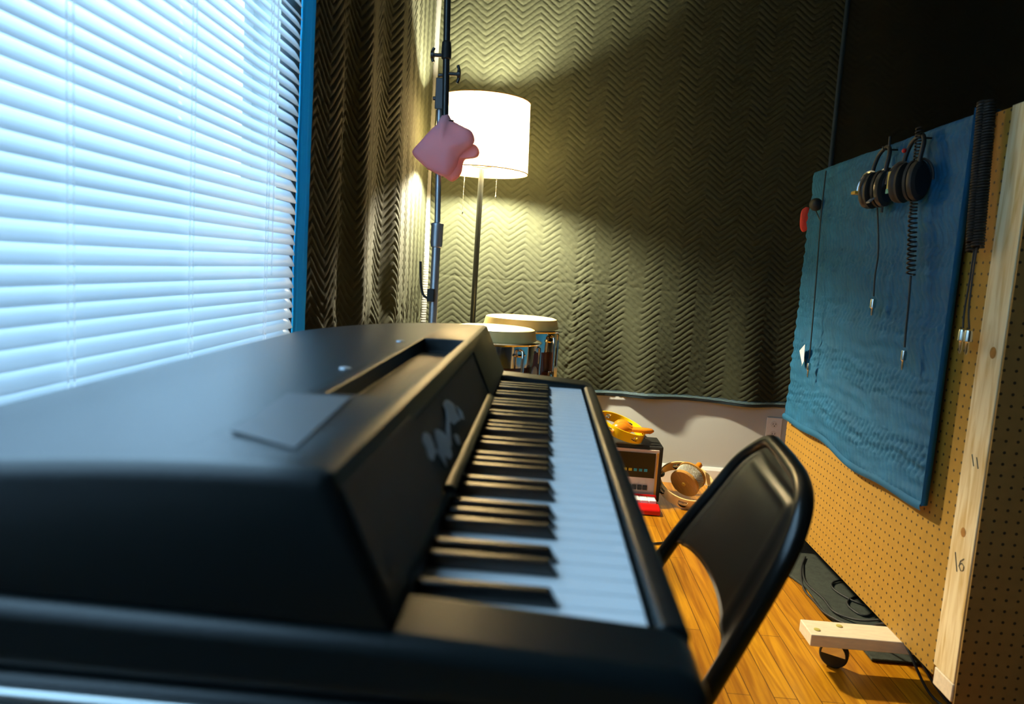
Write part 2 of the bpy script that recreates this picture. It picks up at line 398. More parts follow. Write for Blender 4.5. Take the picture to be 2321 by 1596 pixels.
def left_sheet():
    b = thing('moving_blanket', (WX+.03, 2.5, .35), 'charcoal quilted blanket hanging in deep folds on the left wall between window and corner', 'blanket')
    y = np.arange(1.70, 3.47, .0033); z = np.arange(.36, 2.48, .0042); Yg, Z = np.meshgrid(y, z)
    f = np.zeros_like(Yg)
    for (yc, hh, near, far) in ((1.94, .034, .12, .055), (2.20, .046, .075, .14), (2.64, .054, .085, .60)):
        q = Yg - yc - .02*(Z-1.3)*(1 if yc < 2.5 else -.6) - .008*np.sin(Z*3+yc*9)
        hz = hh*(.75+.25*np.clip((2.0-Z)/1.0, 0, 1))
        f = np.maximum(f, hz*np.where(q < 0, np.exp(-(q/near)**2), np.exp(-(q/far)**2)))
    low = np.clip((1.02-Z)*4, 0, 1)
    f = f + low*.006*vnoise(Yg, Z*.7, 5, 11) + .0015*vnoise(Yg, Z*.3, 3, 2)
    Xg = WX + .018 + np.maximum(f, -.008) + zigzag(Yg*1.0+.02, Z, L=.135, amp=.066, sp=.0285, h=.0065)
    grid_obj('quilted_fabric', 'blanket', Xg, Yg, Z, b)
    zs = np.linspace(.74, 2.48, 300); us = np.linspace(0, 1, 12); U, Z3 = np.meshgrid(us, zs)
    rip = .0012*np.cos(U*2*PI*4) + .001*vnoise(U*.1, Z3, 3, 4)
    lab(grid_obj('edge_binding', 'cyanbind', -.580+.019*U+rip, 1.650+.038*U-.008*np.sin(U*PI)+rip, Z3, b), 'bright blue side binding')
left_sheet()

# ------------------------------------------------------------------ floor lamp
LX, LY = -.305, 3.13
lp = thing('floor_lamp', (LX, LY, 0), 'lit floor lamp with a white drum shade and dark pole, standing in the corner', 'lamp')
MB().lathe([(.135, 0), (.14, .008), (.135, .018), (.05, .026), (.016, .045)], (LX, LY, 0), n=40).build('base', 'brass', lp, smooth=.6)
MB().tube([(LX, LY, .04), (LX, LY, 1.40)], .0115, 16).build('pole', 'brass', lp, smooth=.9)
R1, R0 = .192, .200
SX, SY = LX-.005, LY
sh = MB(); sh.lathe([(R0, 0), (R1, .288)], (SX, SY, 1.388), n=72, caps=False)
sho = sh.build('lamp_shade', 'shade', lp, smooth=1.2)
for zz, rr in ((1.388, R0), (1.676, R1)):
    MB().tube([(SX+rr*math.cos(a*PI/36), SY+rr*math.sin(a*PI/36), zz) for a in range(72)], .0022, 6, closed=True).build('rim', 'lightwood', sho, smooth=.9)
sp_ = MB()
for a in range(3):
    t = a*2*PI/3+.4; sp_.tube([(SX, SY, 1.60), (SX+R1*math.cos(t), SY+R1*math.sin(t), 1.672)], .0018, 6)
sp_.tube([(SX, SY, 1.40), (SX, SY, 1.62)], .004, 8)
sp_.build('spider_fitting', 'chrome', lp)
for s in (-1, 1):
    MB().tube([(LX, LY, 1.41), (LX+s*.035, LY, 1.415), (LX+s*.05, LY, 1.44)], .009, 10).build('socket', 'white_plastic', lp, smooth=.9)
    MB().ball((LX+s*.052, LY, 1.487), .030, (1, 1, 1.25), 20).build('bulb', 'bulb', lp, smooth=2)
    pc = MB()
    for k in range(int(22 if s > 0 else 34)): pc.ball((LX+s*.068, LY-.03, 1.42-.006*k), .0021, n=6)
    pc.ball((LX+s*.068, LY-.03, 1.42-.006*(22 if s > 0 else 34)-.004), .004, (1, 1, 2), 8)
    pc.build('pull_chain', 'chrome', lp, smooth=2)

# ------------------------------------------------------------------ microphone stand with boom
MX, MY = -.322, 2.1
ms = thing('microphone_stand', (MX, MY, 0), 'tall steel microphone stand with a near-vertical boom, standing in front of the lamp', 'microphone stand')
for a in (90, 210, 330):
    t = math.radians(a)
    l_ = MB(); l_.tube([(MX+.015*math.cos(t), MY+.015*math.sin(t), .12), (MX+.29*math.cos(t), MY+.29*math.sin(t), .012)], .009, 10)
    lo = l_.build('leg', 'darkmetal', ms, smooth=.9)
    MB().ball((MX+.29*math.cos(t), MY+.29*math.sin(t), .014), .014, n=10).build('rubber_foot', 'rubber', lo, smooth=2)
MB().lathe([(.02, .08), (.024, .09), (.024, .15), (.016, .16)], (MX, MY, 0)).build('leg_hub', 'darkmetal', ms, smooth=.6)
MB().tube([(MX+.004, MY, .1), (MX, MY, 1.07)], .0125, 16).build('lower_pole', 'steel', ms, smooth=.9)
MB().lathe([(.012, 1.040), (.016, 1.042), (.0175, 1.05), (.0175, 1.10), (.0185, 1.104), (.018, 1.108), (.009, 1.112)], (MX, MY, 0), n=24).build('height_clutch', 'steel', ms, smooth=.5)
MB().tube([(MX, MY, 1.1), (MX-.012, MY, 1.45)], .0085, 14).build('upper_pole', 'steel', ms, smooth=.9)
boom0, boom1 = Vector((-.312, MY-.02, 1.36)), Vector((-.345, MY-.02, 2.28))
MB().tube([boom0, boom1], .0095, 16).build('boom_arm', 'darkmetal', ms, smooth=.9)
bd = (boom1-boom0).normalized()
MB().lathe([(.0105, 0), (.0135, .002), (.0135, .016), (.0142, .018), (.0125, .045), (.010, .048)], boom0+bd*.196, bd, 20).build('boom_collar', 'rubber', ms, smooth=.5)
cl = MB(); cl.obox((-.334, MY-.008, 1.465), (1, 0, 0), (0, 1, 0), (0, 0, 1), .011, .010, .042)
cl.tube([(-.352, MY-.010, 1.452), (-.325, MY-.010, 1.452)], .006, 10); cl.tube([(-.340, MY-.012, 1.515), (-.32, MY-.012, 1.515)], .005, 10)
cl.build('tilt_clamp', 'darkmetal', ms, bevel=.003)
def wing(cx, cz, s, size):
    k = MB(); k.tube([(cx, MY-.02, cz), (cx+s*.026, MY-.02, cz)], .0052, 10)
    ex = cx+s*.030
    k.tube([(ex-s*.004, MY-.02, cz), (ex+s*.004, MY-.02, cz)], .011, 16)
    k.tube(spline([(ex-s*.004, MY-.02, cz+size), (ex, MY-.02, cz+size*.55), (ex+s*.001, MY-.02, cz), (ex, MY-.02, cz-size*.55), (ex-s*.004, MY-.02, cz-size)], 4), .0042, 8)
    return k
wing(-.328, 1.566, -1, .019).build('wing_knob', 'darkmetal', ms, smooth=.8)
wing(-.312, 1.518, 1, .024).build('wing_knob', 'darkmetal', ms, smooth=.8)
hk = MB(); hk.box(-.338, -.318, MY-.022, MY-.008, .885, .922)
hk.tube(spline([(-.334, MY-.018, .893), (-.350, MY-.018, .905), (-.358, MY-.018, .94), (-.362, MY-.018, .998)], 5), .004, 8)
hk.build('cable_clip', 'blackmatte', ms, bevel=.002)

# pink cloth hung over the boom's lower end
def puffy(outline, c, depth, yc, m, name, wr=.012, n=14, parent=None):
    oc = Vector((c[0], 0, c[1])); P = spline([Vector((p[0], 0, p[1])) for p in outline] + [Vector((outline[0][0], 0, outline[0][1]))], 5)[:-1]
    k = len(P); mb = MB(); vs = []
    for side in (-1, 1):
        for i in range(n+1):
            r = i/n
            for j, p in enumerate(P):
                q = oc + (p-oc)*r; a = 2*PI*j/k
                th = depth*math.sqrt(max(0, 1-r*r)) + wr*math.sin(q.x*60+q.z*25)*(1-r)*2*r*r + wr*.6*math.sin(a*3+r*3)*r*r*(1-r)*2
                vs.append((q.x, yc + side*th, q.z))
    fs = []; o2 = (n+1)*k
    for sd in (0, 1):
        for i in range(n):
            for j in range(k):
                a, b = i*k+j+sd*o2, i*k+(j+1) % k+sd*o2
                fs.append((a, b, b+k, a+k))
    mb.add(vs, fs); return mb.build(name, m, parent, smooth=1.4)
pk = thing('cloth_pouch', (-.305, MY-.02, 1.23), 'pink knit cloth pouch tied over the boom end, before the lampshade', 'cloth')
puffy([(-.322, 1.405), (-.305, 1.408), (-.292, 1.392), (-.262, 1.378), (-.236, 1.365), (-.228, 1.335), (-.262, 1.300), (-.275, 1.265), (-.300, 1.238), (-.345, 1.252), (-.375, 1.272), (-.400, 1.300), (-.375, 1.335), (-.350, 1.365), (-.335, 1.380)],
      (-.315, 1.315), .034, MY-.025, 'pink', 'outer_cloth', parent=pk)
puffy([(-.262, 1.330), (-.230, 1.335), (-.214, 1.318), (-.218, 1.300), (-.240, 1.298), (-.256, 1.285), (-.262, 1.250), (-.285, 1.228), (-.310, 1.240), (-.33, 1.252), (-.36, 1.258), (-.30, 1.262), (-.28, 1.30)],
      (-.275, 1.29), .022, MY-.005, 'pink', 'inner_fold', parent=pk)
MB().tube([(-.309+.019*math.cos(a*PI/10), MY-.022+.016*math.sin(a*PI/10), 1.392+.004*math.sin(a*PI/10*1)) for a in range(20)], .0022, 6, closed=True).build('dark_band', 'rubber', pk, smooth=.9)

# ------------------------------------------------------------------ congas
def conga(cx, cy, top, R, label, rot):
    t = thing('conga_drum', (cx, cy, 0), label, 'drum', 'congas in the corner')
    MB().lathe([(R*.74, 0), (R*.80, .05), (R*1.02, .30), (R*1.06, .42), (R*.99, .58), (R*.93, top-.075)], (cx, cy, 0), n=48).build('shell', 'drumwood', t, smooth=.6)
    MB().lathe([(R*.97, top-.12), (R*.985, top-.075), (R*.985, top-.05)], (cx, cy, 0), n=48, caps=False).build('crown_band', 'chrome', t, smooth=.6)
    MB().lathe([(R*.99, top-.052), (R*1.14, top-.047), (R*1.155, top-.043), (R*1.13, top-.040), (R*1.02, top-.036)], (cx, cy, 0), n=56).build('rim', 'chrome', t, smooth=.7)
    MB().lathe([(R*1.03, top-.038), (R*1.0, top-.028), (R*.975, top-.010), (R*.955, top-.003), (R*.90, top), (R*.5, top+.001), (.001, top+.001)], (cx, cy, 0), n=56).build('drumhead', 'skin', t, smooth=.8)
    for k in range(6):
        a = rot+k*PI/3; c, s = math.cos(a), math.sin(a); q = lambda r, z: (cx+r*c, cy+r*s, z)
        g = MB(); g.tube([q(R*1.02, top-.06), q(R*1.12, top-.065), q(R*1.135, top-.09), q(R*1.13, top-.19)], .0055, 8)
        g.lathe([(.003, 0), (.014, .002), (.014, .03), (.006, .045)], q(R*1.05, top-.235), (0, 0, 1), 12)
        g.obox(q(R*1.04, top-.215), (c, s, 0), (-s, c, 0), (0, 0, 1), .012, .016, .022)
        for w in (-1, 1): g.tube([q(R*1.0, top-.08), (cx+R*1.0*math.cos(a+w*.16), cy+R*1.0*math.sin(a+w*.16), top-.076)], .005, 6)
        g.build('tension_lug', 'chrome', t, smooth=.8)
    MB().lathe([(R*.80, .0), (R*.82, .012), (R*.80, .03)], (cx, cy, 0), n=40).build('bottom_band', 'chrome', t, smooth=.8)
    return t
cn = conga(-.158, 2.42, .797, .138, 'nearer dark wood conga with cream head, left of and in front of its twin', .18)
MB().lathe([(.026, 0), (.024, .003), (.001, .004)], (-.158+.139, 2.42-.045, .655), (.95, -.32, 0), 24).build('badge', 'steel', cn)
conga(-.085, 2.79, .812, .142, 'farther dark wood conga with cream head, partly hidden by the nearer conga', .42)

# ------------------------------------------------------------------ electric piano
Y0, Y1 = .36, 1.39
pf = thing('electric_piano', (-.18, .88, 0), 'black electric piano with full keyboard filling the foreground beside the window', 'electric piano')
MB().box(-.47, .103, Y0, Y1, .70, .762).build('bottom_case', 'black', pf, bevel=.010, seg=3)
ck = [(-.47, .763), (.103, .763), (.103, .786), (.085, .793), (-.06, .8005), (-.47, .806)]
lab(MB().prism(ck, 'y', Y0, .423).build('cheek_block', 'black', pf, bevel=.010, seg=5), 'near end block')
lab(MB().prism(ck, 'y', 1.327, Y1).build('cheek_block', 'black', pf, bevel=.006, seg=4), 'far end block')
MB().prism([(.082, .763), (.103, .763), (.103, .786), (.098, .791), (.086, .791), (.082, .788)], 'y', .4235, 1.3265).build('front_rail', 'black', pf, bevel=.002, seg=3)
MB().box(-.46, -.085, .4235, 1.3265, .763, .785).build('key_bed', 'blackmatte', pf)
for k, z in enumerate((.752, .742)):
    tr = MB(); tr.tube([(-.468, Y0-.001, z), (.08, Y0-.001, z)], .0030-.0008*k, 8); tr.build('trim_strip', 'alu', pf, smooth=.9)
# lid: arched top profile with music-rest trough and recessed control panel cut into it
top = []
for i in range(13):
    x = -.472 + (.360)*i/12; t = (x+.112)/-.360
    top.append((x, .8865 - .0375*abs(t)**2.0))
prof = [(-.480, .808), (-.478, .835)] + top + [(-.106, .8845), (-.068, .8015), (-.072, .8015)]
lid = MB().prism(prof, 'y', Y0+.007, Y1-.004).build('lid', 'black', pf)
bm = bmesh.new(); bm.from_mesh(lid.data)
ends = [e for e in bm.edges if abs(e.verts[0].co.y-e.verts[1].co.y) < 1e-5 and max(v.co.z+world_loc(pf).z for v in e.verts) > .83]
bmesh.ops.bevel(bm, geom=ends, offset=.010, segments=5, affect='EDGES', profile=.5)
bm.to_mesh(lid.data); bm.free()
def cutter(mb):
    o = mb.build('cut', 'black', pf); return o
cuts = [cutter(MB().box(-.176, -.1165, .592, 1.078, .866, .92))]
sd = Vector((.038, 0, -.083)).normalized(); nn = Vector((.083, 0, .038)).normalized()
pc0 = Vector((-.0855, .825, .8398))
cuts.append(cutter(MB().obox(pc0 + nn*.008, sd, (0, 1, 0), nn, .0335, .247, .012)))
for c in cuts:
    md = lid.modifiers.new('cut', 'BOOLEAN'); md.operation = 'DIFFERENCE'; md.object = c; md.solver = 'EXACT'
b2 = lid.modifiers.new('edge', 'BEVEL'); b2.width = .0022; b2.segments = 3; b2.limit_method = 'ANGLE'; b2.angle_limit = .9
dg = bpy.context.evaluated_depsgraph_get(); nm = bpy.data.meshes.new_from_object(lid.evaluated_get(dg))
lid.modifiers.clear(); lid.data = nm; nm.polygons.foreach_set('use_smooth', [True]*len(nm.polygons)); nm.set_sharp_from_angle(angle=.7)
for c in cuts: bpy.data.objects.remove(c, do_unlink=True)
MB().obox(pc0 - nn*.0030, sd, (0, 1, 0), nn, .0325, .244, .0008).build('control_panel', 'grille', pf)
MB().obox(Vector((-.0868, .475, .8428)) + nn*.0006, sd, (0, 1, 0), nn, .036, .100, .0006).build('speaker_grille', 'grille', pf, bevel=.001)
MB().prism([(-.0755, .8065), (-.0650, .8065), (-.0635, .8095), (-.0690, .8125), (-.0740, .8125)], 'y', .60, 1.05).build('panel_ledge', 'black', pf, bevel=.001)
MB().prism([(-.090, .763), (-.070, .763), (-.070, .8015), (-.090, .8015)], 'y', .4235, 1.3265).build('fallboard', 'blackmatte', pf)
for y in (.735, 1.02): MB().lathe([(.0065, 0), (.006, .002), (.003, .0028), (.001, .0028)], (-.2, y, .8835), n=20).build('lid_screw', 'steel', pf, smooth=.6)
MB().add([(-.202, .572, .8865), (-.150, .572, .8872), (-.138, .405, .8872), (-.190, .438, .8865)], [(0, 1, 2, 3)]).build('grey_patch', 'greypatch', pf, solid=.0008)['label'] = 'smooth grey patch'  # thin, lighter grey quad laid on the lid top
def scrap(y, s, w, h, rot, k):                        # torn tape scraps on the control panel
    r = random.Random(k); mb = MB(); c = pc0 + sd*s + Vector((0, 1, 0))*(y-pc0.y) - nn*.0012
    u = Vector((0, 1, 0))*math.cos(rot)+sd*math.sin(rot); v = nn.cross(u); pts = []
    for i in range(10):
        a = 2*PI*i/10; q = max(abs(math.cos(a)), abs(math.sin(a)))
        pts.append(c + u*(w*math.cos(a)/q*r.uniform(.8, 1.05)) + v*(h*math.sin(a)/q*r.uniform(.8, 1.05)) + nn*r.uniform(0, .002))
    n = len(pts); mb.add([c+nn*.003]+pts+[p-nn*.0012 for p in pts], [(0, i+1, (i+1) % n+1) for i in range(n)] + [(i+1, i+1+n, (i+1) % n+1+n, (i+1) % n+1) for i in range(n)])
    return mb.build('tape_scrap', 'tape', pf, smooth=.7)
scrap(.600, -.006, .016, .012, .1, 1); scrap(.655, .006, .024, .014, .4, 2); scrap(.745, -.006, .030, .013, .2, 3)
scrap(.628, .012, .012, .005, .9, 4); scrap(.700, .000, .030, .004, -.5, 5); scrap(.72, .018, .010, .006, .3, 6); scrap(.79, .004, .010, .007, .6, 7)
# keys
PK = (1.326-.424)/38
wk = MB().box(-.086, .0785, .424+.0005, .424+PK-.0005, .766, .7855).build('white_key', 'keywhite', pf, bevel=.0012, seg=2)
for i in range(1, 38):
    c = wk.copy(); COL.objects.link(c); c.location = (0, PK*i, 0)
kb = MB(); yb = .424+PK
kb.add([(-.086, yb-.0058, .7856), (.0235, yb-.0058, .7856), (.0235, yb+.0058, .7856), (-.086, yb+.0058, .7856),
        (-.086, yb-.0044, .7965), (.0165, yb-.0044, .7965), (.0165, yb+.0044, .7965), (-.086, yb+.0044, .7965)],
       [(0, 3, 2, 1), (4, 5, 6, 7), (0, 1, 5, 4), (1, 2, 6, 5), (2, 3, 7, 6), (3, 0, 4, 7)])
bk = kb.build('black_key', 'keyblack', pf, bevel=.0016, seg=3)
letters = 'AB' + 'CDEFGAB'*5 + 'C'; first = True
for i, L in enumerate(letters[:-1]):
    if L in 'BE': continue
    if first: first = False; continue
    c = bk.copy(); COL.objects.link(c); c.location = (0, PK*i, 0)
for (x, y, dx, dy) in ((-.42, .42, -.03, -.03), (.03, .42, .02, -.03), (-.42, 1.33, -.03, .03), (.03, 1.33, .02, .03)):
    MB().tube([(x, y, .70), (x+dx, y+dy, 0)], .014, 14).build('leg', 'chrome', pf, smooth=.9)

# ------------------------------------------------------------------ folding chair
fc = thing('folding_chair', (.13, 1.07, 0), 'black steel folding chair pulled up to the keyboard, its curved backrest facing the room', 'chair')
fr = [(.035, .865, .012), (.140, .868, .26), (.245, .870, .50), (.300, .872, .625), (.325, .880, .682), (.343, .905, .722), (.356, .955, .742),
      (.366, 1.03, .748), (.378, 1.13, .748), (.386, 1.19, .742), (.381, 1.235, .722), (.362, 1.265, .690), (.330, 1.277, .635), (.240, 1.280, .49), (.135, 1.280, .25), (.035, 1.280, .012)]
MB().tube(spline(fr, 6), .0125, 14).build('back_frame', 'chairblack', fc, smooth=.9)
def chair_panel():
    n, m_ = 40, 40; X = np.zeros((m_+1, n+1)); Yy = X.copy(); Zz = X.copy()
    F = [Vector(p) for p in spline(fr, 10)]
    def side(z, near):
        c = [p for p in F if (p.y < 1.07) == near and p.z > .4]
        c.sort(key=lambda p: p.z)
        for a, b in zip(c, c[1:]):
            if a.z <= z <= b.z and b.z > a.z:
                t = (z-a.z)/(b.z-a.z); return a+(b-a)*t
        return c[-1] if z > c[-1].z else c[0]
    for i in range(m_+1):
        v = i/m_
        for j in range(n+1):
            u = j/n
            zb = .572 - .075*math.exp(-u*7) - .045*u**3
            z = zb + (.744-zb)*(v**.85)
            a, b = side(z, True), side(z, False); p = a+(b-a)*u
            e = min(u, 1-u, (1-v)*.75)                         # distance from the edge
            bul = -.010*math.sin(u*PI)*math.sin(min(1, v+.3)*PI*.6) + .0022*math.exp(-((e-.10)/.02)**2) - .0020*math.exp(-((e-.15)/.02)**2)
            X[i, j] = p.x + bul; Yy[i, j] = p.y; Zz[i, j] = z
    return grid_obj('back_panel', 'chairblack', X, Yy, Zz, fc)
cp = chair_panel(); so = cp.modifiers.new('s', 'SOLIDIFY'); so.thickness = .002; so.offset = 0
st = MB().prism([(-.17, .452), (-.16, .440), (.225, .455), (.236, .462), (.232, .474), (.215, .478), (-.15, .466)], 'y', .893, 1.257).build('seat', 'chairblack', fc, bevel=.006, seg=3)
MB().tube([(.0, .884, .44), (.38, .884, .012)], .011, 12).build('leg', 'chairblack', fc, smooth=.9)
MB().tube([(.0, 1.266, .44), (.38, 1.266, .012)], .011, 12).build('leg', 'chairblack', fc, smooth=.9)
MB().tube([(.075, .868, .10), (.075, 1.28, .10)], .007, 10).build('crossbar', 'chairblack', fc, smooth=.9)
MB().tube([(.33, .884, .07), (.33, 1.266, .07)], .007, 10).build('crossbar', 'chairblack', fc, smooth=.9)
for x, y in ((.035, .865), (.035, 1.28), (.38, .884), (.38, 1.266)):
    MB().lathe([(.014, 0), (.015, .004), (.0148, .025), (.0125, .028)], (x, y, 0), n=14).build('rubber_foot', 'rubber', fc, smooth=.7)

# ------------------------------------------------------------------ rolling pegboard partition
GX = .980; GY0, GY1 = 1.675, 2.85; GZ0, GZ1 = .108, 1.415
gb = thing('pegboard_partition', (1.2, 2.2, 0), 'rolling pegboard partition on castered wooden feet, blue quilt hung over it', 'partition')
MB().box(GX, GX+.005, GY0, GY1, GZ0, GZ1).build('side_panel', 'pegside', gb)
MB().box(GX+.0005, 2.15, 1.5815, 1.587, .05, GZ1).build('end_panel', 'pegend', gb)
post = MB().box(GX-.002, GX+.036, 1.588, GY0-.0005, .135, GZ1+.003).build('corner_post', 'pine', gb, bevel=.0015)
lab(post, 'pale knotty pine upright')
def blob(y, z, ry, rz):
    n = 24; vs = [(GX-.0026, y+ry*math.cos(2*PI*k/n), z+rz*math.sin(2*PI*k/n)) for k in range(n)]
    return MB().add(vs, [tuple(range(n))])
for (y, z, a, b) in ((1.618, .884, .011, .013), (1.632, .474, .009, .011)):
    MB().lathe([(1, -.0004), (1, 0)], (0, 0, 0)) if False else None
    blob(y, z, a, b).build('knot', 'knot', post)
def strokes(lines, name):
    mb = MB()
    for l in lines: mb.tube([(GX-.0028, y, z) for (y, z) in l], .0010, 5)
    return mb.build(name, 'pencil', post)
# pencilled marks: "11" and "1 6"
strokes([[(1.640, .652), (1.628, .628)], [(1.622, .650), (1.611, .627)]], 'pencil_mark')
strokes([[(1.650, .420), (1.634, .380)],
         [(1.615, .418), (1.626, .409), (1.629, .396), (1.621, .388), (1.612, .392), (1.611, .402), (1.620, .406), (1.627, .401)]], 'pencil_mark')
MB().box(GX-.004, GX+.034, 1.5875, 1.664, .092, .134).build('bottom_plate', 'pinewhite', gb, bevel=.002)
MB().box(GX+.006, GX+.040, GY0, GY1, GZ0, GZ0+.036).build('bottom_rail', 'pine', gb)
MB().box(GX+.006, GX+.040, GY0, GY1, GZ1-.036, GZ1).build('top_rail', 'pine', gb)
MB().box(GX+.006, GX+.040, GY1-.089, GY1, GZ0+.037, GZ1-.037).build('back_post', 'pine', gb)
for yf in (1.825, 2.70):
    ft = MB().box(.750, 1.62, yf, yf+.085, .075, .107).build('foot_plank', 'pinewhite', gb, bevel=.002)
    for (bx, by) in ((.775, yf+.03), (.845, yf+.062)):
        MB().lathe([(.008, 0), (.008, .002), (.004, .003), (.001, .003)], (bx, by, .107), n=16).build('bolt', 'foil', ft, smooth=.6)
    for cx in (.835, 1.52):
        c = MB(); c.lathe([(.033, -.013), (.036, -.010), (.036, .010), (.033, .013)], (cx, yf+.050, .0365), (.5, .86, 0), 32)
        co = c.build('caster', 'rubber', gb, smooth=.7)
        h = MB()
        u = Vector((.86, -.5, 0)); w = Vector((.5, .86, 0))
        for sgn in (-1, 1):
            pts = [Vector((cx, yf+.050, .0365)) + w*(sgn*.015) + u*(.030*math.cos(a)) + Vector((0, 0, 1))*(.033*math.sin(a)) for a in [PI*k/12 for k in range(13)]]
            h.add([Vector((cx, yf+.050, .0365)) + w*(sgn*.015)] + pts, [(0, i+1, i+2) for i in range(12)])
        h.tube([(cx, yf+.05, .060), (cx, yf+.05, .072)], .014, 12)
        h.build('fork', 'chrome', co, smooth=.7)

# blue quilt draped over the partition
bq = thing('moving_blanket', (GX-.01, 2.25, .49), 'blue quilted blanket draped over the pegboard partition behind the headphones', 'blanket')
def blue_quilt():
    y = np.arange(1.765, 2.812, .0036); s = np.arange(0, 1.22, .0036)
    Yg, Sg = np.meshgrid(y, s)
    hf = .925
    Zs = np.where(Sg < hf, .49+Sg, GZ1+.004+.008*np.sin(np.clip((Sg-hf)/.06, 0, 1)*PI)); Xs = np.full_like(Sg, GX-.018)
    over = np.clip(Sg-hf, 0, .062); Xs = Xs + over
    back = np.clip(Sg-hf-.062, 0, 1); Zs = Zs - back
    sag = (.012*np.sin((Yg-1.8)*6.0) + .006*np.sin(Yg*15))*np.clip(1-Sg/hf, 0, 1)
    d = zigzag(Sg+.02, Yg, L=.165, amp=.05, sp=.0240, h=.0042) + .0035*vnoise(Sg, Yg*.35, 4, 9) + .0016*vnoise(Yg*.2, Sg, 22, 12) + .008*np.clip(1-Sg/.25, 0, 1)
    d = d + .0016*(np.floor((Sg+.02)/.0825) % 2)*vnoise(Yg*.5, Sg, 34, 21)
    d = np.maximum(d, -.004)
    sgn = np.where(Sg < hf+.031, -1, 1)
    front = Sg < hf
    X2 = np.where(front, Xs-d, np.where(back > 0, Xs+np.maximum(d, 0), Xs)); Z2 = np.where((~front) & (back <= 0), Zs+np.maximum(d, 0)*.5, Zs) - np.where(front, sag, 0)
    grid_obj('quilted_fabric', 'bluequilt', X2, Yg, Z2, bq)
    u = np.linspace(0, 1, 7); yy = np.linspace(1.765, 2.812, 160); Yb, U = np.meshgrid(yy, u)
    sg = .012*np.sin((Yb-1.8)*6.0)+.006*np.sin(Yb*15)
    grid_obj('edge_binding', 'bluequilt', GX-.031-.004*np.sin(U*PI), Yb, .480+.022*U-sg, bq)
    zs = np.linspace(.49, 1.43, 120); Z3, U3 = np.meshgrid(zs, np.linspace(0, 1, 6))
    grid_obj('edge_binding', 'bluequilt', GX-.034+.020*U3, 1.762-.004*np.sin(U3*PI)+.006*U3, Z3, bq)
blue_quilt()

# ------------------------------------------------------------------ headphones and cables hanging on the partition
def headphones(x, y, z, label, coil, look):
    t = thing('headphones', (x, y, z), label, 'headphones')
    top = GZ1+.022
    # headband hangs over the top edge, cups below
    bp = spline([(x+.006, y+.036, z+.03), (x+.004, y+.042, z+.055), (x+.012, y+.034, z+.100), (x+.018, y, z+.120), (x+.012, y-.034, z+.100), (x+.004, y-.042, z+.055), (x+.006, y-.036, z+.03)], 8)
    MB().tube(bp, .0055, 10).build('headband', 'blackmatte', t, smooth=.9)
    MB().tube([(GX-.020, y, z+.113), (x+.008, y, z+.112), (x+.006, y, z+.120)], .0025, 6).build('hanging_hook', 'darkmetal', t, smooth=.9)
    for s in (1, -1):
        c = Vector((x+.006*(s<0), y+s*.026, z)); ax = Vector((-.45*s, s*.88, 0)).normalized()
        cup = MB().lathe([(.026, -.004), (.035, .0), (.0375, .006), (.036, .015), (.028, .021), (.001, .022)], c, ax, 32).build('ear_cup', 'darkmetal' if look == 1 else 'blackmatte', t, smooth=.6)
        MB().lathe([(.018, -.016), (.030, -.014), (.0375, -.008), (.037, -.001), (.026, .0)], c, ax, 32).build('ear_cushion', 'rubber', t, smooth=.8)
        _, u, w = frame(ax)
        yk = MB(); yk.tube([c+ax*.010+Vector((-.018*math.cos(a), .035*math.cos(a), .039*math.sin(a))) for a in [PI*k/12 for k in range(13)]], .003, 6)
        yk.build('yoke', 'chrome' if look == 1 else 'blackmatte', t, smooth=.8)
    for ch in t.children:                               # oval cups
        if ch.name.startswith(('ear_', 'yoke')):
            for v in ch.data.vertices: v.co.z *= 1.38
    if look == 1:
        MB().obox((x-.020, y+.050, z-.006), (1, 0, 0), (0, 1, 0), (0, 0, 1), .022, .014, .0045).build('yoke_bracket', 'gold', t, bevel=.001)
        MB().obox((x-.022, y-.034, z-.032), Vector((.7, 0, .7)), (0, 1, 0), Vector((-.7, 0, .7)), .013, .010, .002).build('label_plate', 'steel', t)
    else:
        MB().obox((x-.024, y+.046, z+.006), (1, 0, 0), (0, 1, 0), (0, 0, 1), .002, .014, .026).build('label_plate', 'foil', t, bevel=.004)['label'] = 'dull gold label'
        MB().obox((x-.0255, y+.046, z-.020), (1, 0, 0), (0, 1, 0), (0, 0, 1), .002, .012, .006).build('label_strip', 'teal', t)['label'] = 'teal strip'
        MB().ball((x+.0, y+.040, z+.085), .006, n=12).build('red_marker', 'red', t, smooth=2)['label'] = 'red marker'
    return t
h1 = headphones(.912, 2.150, 1.285, 'black headphones hung over the blue quilt, the left pair, with a straight cable', 0, 1)
h2 = headphones(.912, 1.965, 1.285, 'black headphones hung over the blue quilt, the right pair, with a coiled cable', 1, 2)
def plug(mb_parent, p, r=.0042, l=.03, col='jackmetal'):
    x, y, z = p
    MB().lathe([(r*1.3, .012), (r*1.5, .008), (r*1.5, -.012), (r*.9, -.014), (r*.7, -.016), (r*.7, -.016-l*.6), (r*.35, -.016-l)], (x, y, z), (0, 0, 1), 12).build('jack_plug', col, mb_parent, smooth=.6)
cb = thing('headphone_cable', (.925, 2.13, .95), 'straight black cable with silver jack hanging from the left headphones', 'cable')
MB().tube(spline([(.925, 2.16, 1.25), (.925, 2.13, 1.17), (.925, 2.112, 1.10), (.925, 2.115, 1.04), (.925, 2.108, .985)], 6), .0022, 6).build('cord', 'rubber', cb, smooth=.9)
plug(cb, (.925, 2.106, .965), .0052, .018)
MB().tube(spline([(.928, 2.135, 1.43), (.926, 2.125, 1.34), (.926, 2.125, 1.22)], 6), .0035, 6).build('cord', 'rubber', cb, smooth=.9)
